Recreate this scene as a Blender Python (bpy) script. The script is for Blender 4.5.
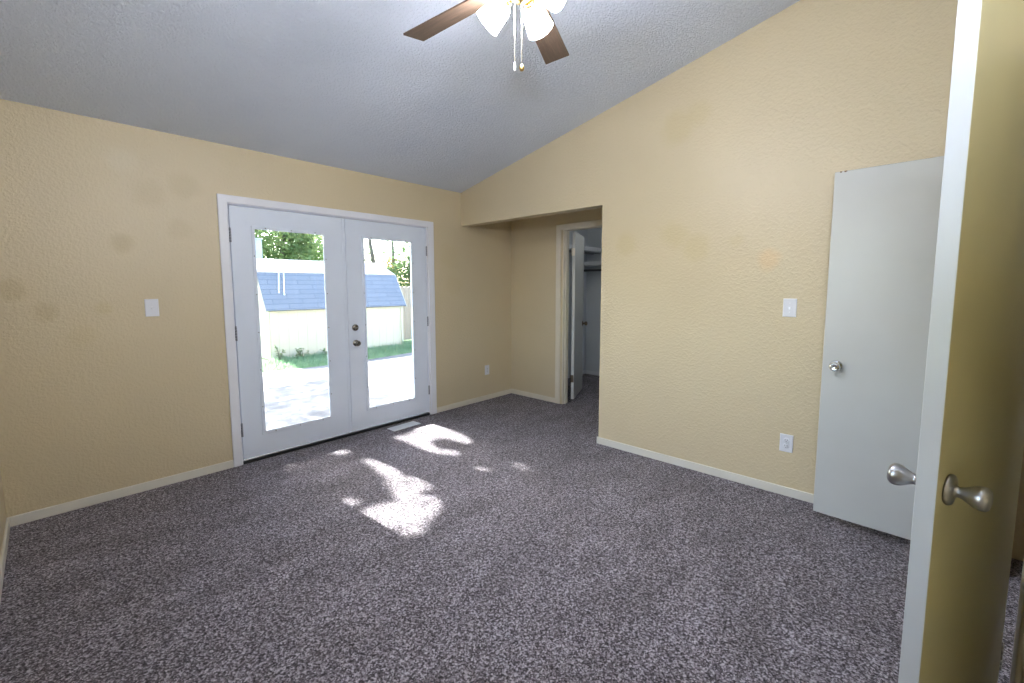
import bpy, math, random
from mathutils import Vector, Matrix

for o in list(bpy.data.objects):
    bpy.data.objects.remove(o)
scene = bpy.context.scene
COL = scene.collection
R = math.radians
rng = random.Random(7)

# ------------------------------------------------------------------ camera
def make_camera():
    loc = Vector((0.243, -3.884, 1.4296))
    yaw, pitch, roll = R(-46.76), R(-5.32), R(-0.187)
    fw = Vector((-math.sin(yaw) * math.cos(pitch), math.cos(yaw) * math.cos(pitch), math.sin(pitch)))
    rt = Vector((math.cos(yaw), math.sin(yaw), 0))
    up = rt.cross(fw)
    rt, up = math.cos(roll) * rt + math.sin(roll) * up, -math.sin(roll) * rt + math.cos(roll) * up
    cam = bpy.data.cameras.new('camera')
    cam.sensor_fit = 'HORIZONTAL'
    cam.sensor_width = 36
    cam.lens = 433.19 / 1024 * 36
    cam.shift_x = 7.16 / 1024
    cam.shift_y = -14.15 / 1024
    cam.clip_start = 0.02
    o = bpy.data.objects.new('camera', cam)
    m = Matrix((rt, up, -fw)).transposed().to_4x4()
    m.translation = loc
    o.matrix_world = m
    COL.objects.link(o)
    scene.camera = o
make_camera()

# ------------------------------------------------------------------ sky, sun, exposure
SUN_DIR = Vector((0.07, -1.0, -0.87)).normalized()        # the way the sunlight travels
SUN_STRENGTH = 46.0
SKY_STRENGTH = 1.7
world = bpy.data.worlds.new('sky')
scene.world = world
world.use_nodes = True
nt = world.node_tree
nt.nodes.clear()
w_out = nt.nodes.new('ShaderNodeOutputWorld')
w_bg = nt.nodes.new('ShaderNodeBackground')
w_sky = nt.nodes.new('ShaderNodeTexSky')
w_sky.sky_type = 'NISHITA'
w_sky.sun_disc = False
w_sky.sun_elevation = R(41)
w_sky.sun_rotation = R(-4)
w_sky.dust_density = 2.0
w_bg.inputs['Strength'].default_value = SKY_STRENGTH
nt.links.new(w_sky.outputs[0], w_bg.inputs[0])
nt.links.new(w_bg.outputs[0], w_out.inputs[0])

sun = bpy.data.lights.new('sun', 'SUN')
sun.energy = SUN_STRENGTH
sun.angle = R(0.53)
sun.color = (1.0, 0.96, 0.9)
so = bpy.data.objects.new('sun', sun)
so.rotation_euler = SUN_DIR.to_track_quat('-Z', 'Y').to_euler()
so.location = (0, 12, 12)
COL.objects.link(so)

BOUNCE_FILL = 175.0         # emission of the unseen uplight added in place of bounced flash
FAN_LAMP = 130.0          # emission of the fan's four glass shades
CLOSET_FILL = 26.0  # glow of the unseen globe added to brighten the closet
vs = scene.view_settings
vs.view_transform = 'Standard'
vs.look = 'None'
vs.exposure = 0.0
vs.gamma = 1.0
vs.use_curve_mapping = False
scene.cycles.use_denoising = True
scene.cycles.max_bounces = 10
scene.cycles.diffuse_bounces = 6
scene.cycles.glossy_bounces = 4
scene.cycles.transparent_max_bounces = 16
scene.cycles.sample_clamp_indirect = 8.0
scene.cycles.caustics_reflective = False
scene.cycles.caustics_refractive = False

# ------------------------------------------------------------------ mesh helper
class MB:
    def __init__(self):
        self.v, self.f, self.m, self.s = [], [], [], []
    def add(self, verts, faces, mi=0, smooth=False):
        b = len(self.v)
        self.v += [tuple(p) for p in verts]
        for f in faces:
            self.f.append(tuple(b + i for i in f)); self.m.append(mi); self.s.append(smooth)
        return self
    def box(self, x0, x1, y0, y1, z0, z1, mi=0):
        v = [(x0, y0, z0), (x1, y0, z0), (x1, y1, z0), (x0, y1, z0), (x0, y0, z1), (x1, y0, z1), (x1, y1, z1), (x0, y1, z1)]
        return self.add(v, [(3, 2, 1, 0), (4, 5, 6, 7), (0, 1, 5, 4), (1, 2, 6, 5), (2, 3, 7, 6), (3, 0, 4, 7)], mi)
    def prism(self, poly, axis, a, b, mi=0):
        """poly: 2-D outline; axis: the axis it is swept along, from a to b"""
        n = len(poly)
        def P(p, t):
            return (t, p[0], p[1]) if axis == 'x' else (p[0], t, p[1]) if axis == 'y' else (p[0], p[1], t)
        v = [P(p, a) for p in poly] + [P(p, b) for p in poly]
        f = [tuple(range(n))[::-1], tuple(range(n, 2 * n))]
        f += [(i, (i + 1) % n, n + (i + 1) % n, n + i) for i in range(n)]
        return self.add(v, f, mi)
    def ring(self, o, i, y0, y1, mi=0):
        """a rectangular frame in the xz plane, outer o and inner i = (x0, x1, z0, z1), from y0 to y1"""
        def c(r, y): return [(r[0], y, r[2]), (r[1], y, r[2]), (r[1], y, r[3]), (r[0], y, r[3])]
        v = c(o, y0) + c(i, y0) + c(o, y1) + c(i, y1)
        f = []
        for k in range(4):
            n = (k + 1) % 4
            f += [(k, n, 4 + n, 4 + k), (8 + n, 8 + k, 12 + k, 12 + n), (n, k, 8 + k, 8 + n), (4 + k, 4 + n, 12 + n, 12 + k)]
        return self.add(v, f, mi)
    def lathe(self, prof, origin=(0, 0, 0), axis=(0, 0, 1), n=24, mi=0, smooth=True):
        """prof: list of (radius, height along axis)"""
        ax = Vector(axis).normalized()
        t = Vector((1, 0, 0)) if abs(ax.x) < 0.9 else Vector((0, 1, 0))
        u = ax.cross(t).normalized(); w = ax.cross(u)
        o = Vector(origin)
        v, f = [], []
        for r, h in prof:
            for k in range(n):
                a = 2 * math.pi * k / n
                v.append(o + ax * h + (u * math.cos(a) + w * math.sin(a)) * r)
        for j in range(len(prof) - 1):
            for k in range(n):
                k2 = (k + 1) % n
                f.append((j * n + k, j * n + k2, (j + 1) * n + k2, (j + 1) * n + k))
        if prof[0][0] > 1e-5: f.append(tuple(range(n))[::-1])
        if prof[-1][0] > 1e-5: f.append(tuple(range((len(prof) - 1) * n, len(prof) * n)))
        return self.add(v, f, mi, smooth)
    def tube(self, pts, rad, n=10, mi=0, smooth=True):
        """a round bar through pts; rad a number or one per point"""
        pts = [Vector(p) for p in pts]
        rs = rad if isinstance(rad, (list, tuple)) else [rad] * len(pts)
        v, f = [], []
        for i, p in enumerate(pts):
            d = (pts[min(i + 1, len(pts) - 1)] - pts[max(i - 1, 0)]).normalized()
            t = Vector((0, 0, 1)) if abs(d.z) < 0.9 else Vector((1, 0, 0))
            u = d.cross(t).normalized(); w = d.cross(u)
            for k in range(n):
                a = 2 * math.pi * k / n
                v.append(p + (u * math.cos(a) + w * math.sin(a)) * rs[i])
        for j in range(len(pts) - 1):
            for k in range(n):
                k2 = (k + 1) % n
                f.append((j * n + k, j * n + k2, (j + 1) * n + k2, (j + 1) * n + k))
        f += [tuple(range(n))[::-1], tuple(range((len(pts) - 1) * n, len(pts) * n))]
        return self.add(v, f, mi, smooth)
    def leaf(self, p, d, s, w=0.5, roll=0.0, mi=0):
        """a small folded leaf at p, pointing along d"""
        d = Vector(d).normalized()
        t = Vector((0, 0, 1)) if abs(d.z) < 0.95 else Vector((1, 0, 0))
        u = d.cross(t).normalized(); n = u.cross(d)
        u, n = u * math.cos(roll) + n * math.sin(roll), n * math.cos(roll) - u * math.sin(roll)
        p = Vector(p)
        v = [p, p + d * s * 0.5 + u * s * w * 0.5 + n * s * 0.08, p + d * s, p + d * s * 0.5 - u * s * w * 0.5 + n * s * 0.08]
        return self.add(v, [(0, 1, 2), (0, 2, 3)], mi, False)
    def build(self, name, mats, parent=None, bevel=0.0, seg=2):
        me = bpy.data.meshes.new(name)
        me.from_pydata(self.v, [], self.f)
        for m in (mats if isinstance(mats, (list, tuple)) else [mats]):
            me.materials.append(m)
        me.polygons.foreach_set('material_index', self.m)
        me.polygons.foreach_set('use_smooth', self.s)
        me.update()
        o = bpy.data.objects.new(name, me)
        COL.objects.link(o)
        if parent is not None: o.parent = parent
        if bevel:
            b = o.modifiers.new('bevel', 'BEVEL'); b.width = bevel; b.segments = seg; b.limit_method = 'ANGLE'; b.angle_limit = R(40)
        return o

def fix_normals(o):
    import bmesh
    bm = bmesh.new(); bm.from_mesh(o.data)
    bmesh.ops.recalc_face_normals(bm, faces=bm.faces)
    bm.to_mesh(o.data); bm.free()
    return o

def tag(o, label=None, cat=None, group=None, kind=None):
    if label: o['label'] = label
    if cat: o['category'] = cat
    if group: o['group'] = group
    if kind: o['kind'] = kind
    return o

def empty(name, loc=(0, 0, 0), rz=0.0):
    o = bpy.data.objects.new(name, None)
    o.empty_display_size = 0.1
    o.location = loc
    o.rotation_euler = (0, 0, rz)
    COL.objects.link(o)
    return o

def copy_tree(o, parent=None):
    c = o.copy()
    COL.objects.link(c)
    if parent is not None: c.parent = parent
    for ch in list(o.children): copy_tree(ch, c)
    return c

# ------------------------------------------------------------------ materials
class Mat:
    def __init__(self, name):
        self.m = bpy.data.materials.new(name)
        self.m.use_nodes = True
        self.nt = self.m.node_tree
        self.nt.nodes.clear()
        self.out = self.nt.nodes.new('ShaderNodeOutputMaterial')
        self.co = None
    def n(self, t, **kw):
        x = self.nt.nodes.new(t)
        for k, v in kw.items():
            if hasattr(x, k): setattr(x, k, v)
        return x
    def link(self, a, b): self.nt.links.new(a, b)
    def coords(self, scale=None):
        if self.co is None:
            self.co = self.n('ShaderNodeTexCoord').outputs['Object']
        if scale is None: return self.co
        mp = self.n('ShaderNodeMapping'); mp.inputs['Scale'].default_value = scale
        self.link(self.co, mp.inputs[0])
        return mp.outputs[0]
    def noise(self, scale, detail=2.0, rough=0.5, co=None, dist=0.0):
        x = self.n('ShaderNodeTexNoise')
        x.inputs['Scale'].default_value = scale; x.inputs['Detail'].default_value = detail
        x.inputs['Roughness'].default_value = rough; x.inputs['Distortion'].default_value = dist
        self.link(co if co is not None else self.coords(), x.inputs['Vector'])
        return x.outputs['Fac']
    def ramp(self, fac, stops, interp='LINEAR'):
        x = self.n('ShaderNodeValToRGB'); x.color_ramp.interpolation = interp
        e = x.color_ramp.elements
        while len(e) < len(stops): e.new(0.5)
        for k, (p, c) in enumerate(stops):
            e[k].position = p; e[k].color = (*c, 1) if len(c) == 3 else c
        self.link(fac, x.inputs[0])
        return x.outputs['Color']
    def mix(self, fac, a, b, mode='MIX'):
        x = self.n('ShaderNodeMix'); x.data_type = 'RGBA'; x.blend_type = mode
        for val, sock in ((fac, x.inputs[0]), (a, x.inputs[6]), (b, x.inputs[7])):
            if isinstance(val, (int, float)): sock.default_value = val
            elif isinstance(val, tuple): sock.default_value = (*val, 1) if len(val) == 3 else val
            else: self.link(val, sock)
        return x.outputs[2]
    def math(self, op, a, b=0.0, c=None):
        x = self.n('ShaderNodeMath'); x.operation = op
        for k, val in enumerate((a, b) if c is None else (a, b, c)):
            if isinstance(val, (int, float)): x.inputs[k].default_value = val
            else: self.link(val, x.inputs[k])
        return x.outputs[0]
    def bump(self, h, strength=0.3, dist=0.005):
        x = self.n('ShaderNodeBump'); x.inputs['Strength'].default_value = strength; x.inputs['Distance'].default_value = dist
        self.link(h, x.inputs['Height'])
        return x.outputs[0]
    def bsdf(self, color, rough=0.5, metal=0.0, normal=None, spec=0.5, **kw):
        x = self.n('ShaderNodeBsdfPrincipled')
        for key, val in (('Base Color', color), ('Roughness', rough), ('Metallic', metal), ('Specular IOR Level', spec)) + tuple(kw.items()):
            s = x.inputs[key]
            if isinstance(val, (int, float)): s.default_value = val
            elif isinstance(val, tuple): s.default_value = (*val, 1) if len(val) == 3 else val
            else: self.link(val, s)
        if normal is not None: self.link(normal, x.inputs['Normal'])
        self.link(x.outputs[0], self.out.inputs[0])
        return x

def simple(name, color, rough=0.5, metal=0.0, spec=0.5, wob=0.06, scale=6.0, bump=0.0, bscale=60.0):
    M = Mat(name)
    dark = tuple(c * (1 - wob) for c in color); lite = tuple(min(1, c * (1 + wob)) for c in color)
    col = M.ramp(M.noise(scale, 3), [(0.3, dark), (0.7, lite)])
    nrm = M.bump(M.noise(bscale, 3), bump, 0.003) if bump else None
    M.bsdf(col, rough, metal, nrm, spec)
    return M.m

def wall_paint(name, base, stains=(), plane='xz', patch=(0.74, 0.66, 0.46)):
    """orange-peel plaster under beige paint, with a few faint touch-up blotches"""
    M = Mat(name)
    col = M.ramp(M.noise(1.1, 4, 0.55), [(0.3, tuple(c * 0.965 for c in base)), (0.7, tuple(c * 1.03 for c in base))])
    if stains:
        wob = M.noise(5.0, 3, 0.6)
        for (a, z, r, c, s) in stains:
            ctr = (a, 0, z) if plane == 'xz' else (0, a, z)
            mp = M.n('ShaderNodeVectorMath'); mp.operation = 'MULTIPLY'
            mp.inputs[1].default_value = (1, 0, 1) if plane == 'xz' else (0, 1, 1)
            M.link(M.coords(), mp.inputs[0])
            d = M.n('ShaderNodeVectorMath'); d.operation = 'DISTANCE'
            M.link(mp.outputs[0], d.inputs[0]); d.inputs[1].default_value = ctr
            dd = M.math('ADD', d.outputs['Value'], M.math('MULTIPLY', M.math('SUBTRACT', wob, 0.5), r * 0.9))
            mr = M.n('ShaderNodeMapRange'); mr.interpolation_type = 'SMOOTHSTEP'
            M.link(dd, mr.inputs[0]); mr.inputs[1].default_value = r; mr.inputs[2].default_value = r * 0.3
            mr.inputs[3].default_value = 0; mr.inputs[4].default_value = s
            col = M.mix(mr.outputs[0], col, c)
    h1 = M.noise(95.0, 3, 0.5)
    h2 = M.ramp(M.noise(50.0, 2, 0.5), [(0.45, (0, 0, 0)), (0.6, (1, 1, 1))])
    h = M.math('ADD', h1, M.math('MULTIPLY', h2, 0.5))
    M.bsdf(col, M.math('ADD', M.math('MULTIPLY', M.noise(9, 2), 0.12), 0.27), 0.0, M.bump(h, 0.32, 0.006), 0.5)
    return M.m

BEIGE = (0.62, 0.53, 0.355)
YB = (0.58, 0.485, 0.28); LB = (0.65, 0.575, 0.42); OB = (0.48, 0.39, 0.22)
m_wall = wall_paint('beige_wall_paint', BEIGE)
m_wall_back = wall_paint('beige_wall_paint_back', BEIGE, [
    (0.12, 1.42, 0.085, OB, 0.55), (0.25, 1.285, 0.08, OB, 0.5), (0.51, 1.30, 0.065, YB, 0.6), (0.40, 1.12, 0.10, YB, 0.3),
    (0.63, 1.73, 0.09, OB, 0.5), (0.80, 2.08, 0.13, OB, 0.28), (1.0, 2.16, 0.13, OB, 0.3), (0.66, 2.28, 0.12, LB, 0.6),
    (0.95, 1.85, 0.10, OB, 0.25), (3.45, 1.75, 0.22, YB, 0.4), (3.52, 1.45, 0.18, YB, 0.35)], 'xz')
m_wall_right = wall_paint('beige_wall_paint_right', BEIGE, [
    (-3.16, 1.61, 0.10, (0.70, 0.50, 0.27), 0.55), (-2.09, 1.78, 0.13, YB, 0.6), (-2.50, 2.63, 0.16, YB, 0.55), (-2.66, 2.70, 0.12, YB, 0.5),
    (-2.50, 1.83, 0.14, YB, 0.6), (-2.68, 1.72, 0.13, YB, 0.6), (-2.95, 1.75, 0.08, YB, 0.4)], 'yz')

def ceiling_mat():
    M = Mat('knockdown_ceiling')
    a = M.ramp(M.noise(66.0, 4, 0.6, dist=0.5), [(0.42, (0, 0, 0)), (0.58, (1, 1, 1))])
    b = M.noise(170.0, 3, 0.6)
    h = M.math('ADD', a, M.math('MULTIPLY', b, 0.5))
    col = M.ramp(M.noise(2.0, 3), [(0.3, (0.75, 0.82, 0.95)), (0.7, (0.79, 0.86, 0.98))])
    M.bsdf(col, 0.85, 0, M.bump(h, 0.75, 0.008), 0.2)
    return M.m
m_ceiling = ceiling_mat()

def carpet_mat():
    M = Mat('mottled_brown_carpet')
    vo = M.n('ShaderNodeTexVoronoi'); vo.inputs['Scale'].default_value = 170.0; vo.inputs['Randomness'].default_value = 1.0
    M.link(M.coords(), vo.inputs['Vector'])
    sp = M.n('ShaderNodeSeparateColor'); M.link(vo.outputs['Color'], sp.inputs[0])
    clump = M.noise(62.0, 4, 0.75)
    fleck = M.math('ADD', M.math('MULTIPLY', sp.outputs[0], 0.42), M.math('MULTIPLY', clump, 0.95))
    col = M.ramp(fleck, [(0.42, (0.014, 0.011, 0.014)), (0.58, (0.066, 0.056, 0.066)), (0.72, (0.180, 0.160, 0.182)), (0.92, (0.48, 0.45, 0.50))])
    sweep = M.noise(2.3, 4, 0.6, M.coords((1.0, 2.2, 1.0)))
    shade = M.ramp(sweep, [(0.3, (0.76, 0.75, 0.75)), (0.7, (1.20, 1.20, 1.23))])
    col = M.mix(1.0, col, shade, 'MULTIPLY')
    h = M.math('ADD', M.math('MULTIPLY', vo.outputs['Distance'], 1.2), M.math('MULTIPLY', clump, 0.8))
    M.bsdf(col, 0.95, 0, M.bump(h, 0.6, 0.008), 0.1, **{'Sheen Weight': 0.12, 'Sheen Roughness': 0.6})
    return M.m
m_carpet = carpet_mat()

def wood_mat(name, d, l, axis=(1.2, 14, 14)):
    M = Mat(name)
    g = M.noise(3.0, 6, 0.6, M.coords(axis), 1.2)
    f = M.noise(30.0, 4, 0.6, M.coords((0.6, 8, 8)))
    col = M.ramp(g, [(0.25, d), (0.5, tuple((a + b) / 2 for a, b in zip(d, l))), (0.75, l)])
    col = M.mix(0.25, col, M.ramp(f, [(0.3, d), (0.7, l)]))
    M.bsdf(col, 0.45, 0, M.bump(f, 0.1, 0.002), 0.4)
    return M.m

m_white = simple('white_gloss_trim', (0.80, 0.82, 0.88), 0.32, wob=0.02)
m_leaf = simple('french_door_white', (0.73, 0.80, 0.91), 0.38, wob=0.015)
m_trim_cream = simple('cream_trim', (0.74, 0.69, 0.58), 0.35, wob=0.03)
m_basebd = simple('baseboard_white', (0.72, 0.70, 0.63), 0.28, wob=0.03)
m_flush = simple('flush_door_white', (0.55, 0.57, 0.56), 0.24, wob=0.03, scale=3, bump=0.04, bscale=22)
m_flush_edge = simple('door_edge_white', (0.52, 0.555, 0.595), 0.3, wob=0.02)
m_yellow = simple('yellow_door_paint', (0.60, 0.57, 0.35), 0.30, wob=0.06, scale=2.5, bump=0.05, bscale=30)
m_chrome = simple('chrome', (0.72, 0.73, 0.75), 0.14, 1.0, wob=0.03)
m_nickel = simple('satin_nickel', (0.43, 0.43, 0.44), 0.30, 1.0, wob=0.05)
m_dnickel = simple('aged_nickel', (0.27, 0.25, 0.22), 0.25, 1.0, wob=0.08)
m_bronze = simple('hinge_bronze', (0.16, 0.125, 0.09), 0.4, 0.85, wob=0.1)
m_hinge = simple('hinge_steel', (0.30, 0.32, 0.35), 0.45, 0.8, wob=0.08)
m_black = simple('black_sill', (0.012, 0.012, 0.014), 0.5, wob=0.1)
m_plate = simple('plate_white', (0.74, 0.76, 0.82), 0.3, wob=0.02)
m_slot = simple('outlet_slot', (0.05, 0.05, 0.055), 0.5)
m_brass = simple('antique_brass', (0.62, 0.42, 0.17), 0.28, 1.0, wob=0.08)
m_chain = simple('pull_chain_metal', (0.72, 0.66, 0.55), 0.35, 0.7, wob=0.05)
m_blade = wood_mat('fan_blade_walnut', (0.040, 0.026, 0.018), (0.135, 0.092, 0.066))
m_vent = simple('vent_enamel', (0.76, 0.79, 0.84), 0.4, wob=0.05)
m_closet = simple('closet_wall_paint', (0.60, 0.64, 0.68), 0.6, wob=0.03, bump=0.2, bscale=80)
m_shelf = simple('closet_shelf_white', (0.72, 0.75, 0.79), 0.45, wob=0.03)
m_rod = simple('closet_rod', (0.10, 0.10, 0.11), 0.35, 0.7)
m_chip = simple('bare_wood_chip', (0.16, 0.09, 0.05), 0.7)

def glass_mat():
    M = Mat('door_glass')
    fr = M.n('ShaderNodeFresnel'); fr.inputs['IOR'].default_value = 1.45
    t = M.n('ShaderNodeBsdfTransparent'); t.inputs[0].default_value = (0.93, 0.95, 0.95, 1)
    g = M.n('ShaderNodeBsdfGlossy'); g.inputs['Roughness'].default_value = 0.0
    mx = M.n('ShaderNodeMixShader')
    M.link(M.math('MULTIPLY', fr.outputs[0], 0.8), mx.inputs[0]); M.link(t.outputs[0], mx.inputs[1]); M.link(g.outputs[0], mx.inputs[2])
    M.link(mx.outputs[0], M.out.inputs[0])
    return M.m
m_glass = glass_mat()

def emit(name, color, strength):
    M = Mat(name)
    n = M.noise(4.0, 2)
    e = M.n('ShaderNodeEmission')
    M.link(M.ramp(n, [(0, tuple(c * 0.97 for c in color)), (1, color)]), e.inputs[0])
    e.inputs[1].default_value = strength
    M.link(e.outputs[0], M.out.inputs[0])
    return M.m
m_shade = emit('lit_opal_glass', (1.0, 1.00, 1.05), FAN_LAMP)
m_bounce_fill = emit('bounce_fill_glow', (0.92, 1.00, 1.20), BOUNCE_FILL)
m_closet_fill = emit('closet_fill_glow', (1.0, 0.98, 0.94), CLOSET_FILL)

def leaf_mat(name, a, b):
    M = Mat(name)
    c = M.ramp(M.noise(2.2, 4, 0.7), [(0.3, a), (0.7, b)])
    d = M.n('ShaderNodeBsdfDiffuse'); t = M.n('ShaderNodeBsdfTranslucent'); mx = M.n('ShaderNodeMixShader')
    M.link(c, d.inputs[0]); M.link(c, t.inputs[0]); mx.inputs[0].default_value = 0.5
    M.link(d.outputs[0], mx.inputs[1]); M.link(t.outputs[0], mx.inputs[2]); M.link(mx.outputs[0], M.out.inputs[0])
    return M.m
m_leaf_green = leaf_mat('leaf_green', (0.098, 0.172, 0.061), (0.269, 0.337, 0.159))
m_leaf_lime = leaf_mat('leaf_lime', (0.150, 0.219, 0.081), (0.317, 0.369, 0.196))
m_leaf_gold = leaf_mat('leaf_gold', (0.20, 0.15, 0.05), (0.36, 0.28, 0.12))
m_leaf_dark = leaf_mat('leaf_shade_green', (0.065, 0.117, 0.052), (0.168, 0.233, 0.110))  # darker green, backlit shade is put into the leaf colour
m_grass = leaf_mat('grass_blade', (0.173, 0.302, 0.158), (0.331, 0.446, 0.288))
m_bark = simple('bark', (0.13, 0.105, 0.085), 0.9, wob=0.4, scale=14, bump=0.6, bscale=30)

def shingle_mat():
    M = Mat('blue_roof_shingles')
    br = M.n('ShaderNodeTexBrick')
    mp = M.n('ShaderNodeMapping'); mp.inputs['Scale'].default_value = (1, 1, 1)
    sx = M.n('ShaderNodeSeparateXYZ'); M.link(M.coords(), sx.inputs[0])
    cx = M.n('ShaderNodeCombineXYZ'); M.link(sx.outputs[0], cx.inputs[0]); M.link(M.math('ADD', sx.outputs[2], M.math('MULTIPLY', sx.outputs[1], 0.35)), cx.inputs[1])
    M.link(cx.outputs[0], br.inputs['Vector'])
    br.inputs['Scale'].default_value = 1.0
    br.inputs['Brick Width'].default_value = 0.62; br.inputs['Row Height'].default_value = 0.125
    br.inputs['Mortar Size'].default_value = 0.006; br.inputs['Mortar Smooth'].default_value = 0.3
    br.inputs['Color1'].default_value = (0.165, 0.185, 0.225, 1); br.inputs['Color2'].default_value = (0.20, 0.22, 0.26, 1)
    br.inputs['Mortar'].default_value = (0.07, 0.08, 0.11, 1)
    col = M.mix(0.3, br.outputs['Color'], M.ramp(M.noise(60, 3), [(0.3, (0.13, 0.145, 0.18)), (0.7, (0.25, 0.27, 0.31))]))
    M.bsdf(col, 0.8, 0, M.bump(br.outputs['Fac'], 0.4, 0.004), 0.3)
    return M.m
m_shingle = shingle_mat()

def siding_mat():
    M = Mat('cream_grooved_siding')
    sx = M.n('ShaderNodeSeparateXYZ'); M.link(M.coords(), sx.inputs[0])
    g = M.math('ABSOLUTE', M.math('SUBTRACT', M.math('FRACT', M.math('MULTIPLY', M.math('ADD', sx.outputs[0], sx.outputs[1]), 5.0)), 0.5))
    line = M.ramp(g, [(0.0, (0, 0, 0)), (0.05, (1, 1, 1))])
    col = M.mix(line, (0.455, 0.415, 0.325), M.ramp(M.noise(2, 3), [(0.3, (0.52, 0.475, 0.375)), (0.7, (0.55, 0.505, 0.40))]))
    M.bsdf(col, 0.7, 0, M.bump(line, 0.5, 0.006), 0.3)
    return M.m
m_siding = siding_mat()

def concrete_mat():
    M = Mat('worn_concrete')
    n = M.noise(1.3, 6, 0.65, M.coords((0.7, 2.0, 1.0)))
    col = M.ramp(n, [(0.3, (0.06, 0.06, 0.065)), (0.46, (0.12, 0.12, 0.12)), (0.62, (0.24, 0.235, 0.225))])
    col = M.mix(0.25, col, M.ramp(M.noise(40, 4, 0.7), [(0.35, (0.10, 0.10, 0.10)), (0.65, (0.34, 0.33, 0.31))]))
    M.bsdf(col, 0.85, 0, M.bump(M.noise(60, 4), 0.3, 0.004), 0.3)
    return M.m
m_concrete = concrete_mat()
m_lawn = simple('lawn_earth', (0.14, 0.22, 0.09), 0.95, wob=0.4, scale=4, bump=0.5)
m_fence = wood_mat('weathered_fence', (0.24, 0.18, 0.13), (0.50, 0.40, 0.31), (10, 10, 0.8))
m_post = simple('white_post_paint', (0.36, 0.38, 0.40), 0.5)
m_strap = simple('white_strap_web', (0.80, 0.80, 0.80), 0.6)

# ------------------------------------------------------------------ setting: the room shell
RX, AX, HB, AY, ZC, SL = 3.639, 4.50, 2.139, -1.863, 2.514, 0.2172
FY, DY = -4.19, 0.15          # inner face of the front wall, thickness of the back wall
CX1 = 6.30                    # closet's far wall
DL, DR, DT = 1.2682, 3.1305, 2.0664   # clear opening for the french doors

def S(o, label, cat):
    return tag(fix_normals(o), label, cat, None, 'structure')

def floor():
    b = MB()
    b.box(-0.15, CX1 + 0.12, -5.9, 0.0, -0.12, 0.0)
    S(b.build('floor', m_carpet), 'wall to wall mottled brown carpet over the whole room', 'floor')
floor()

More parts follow.
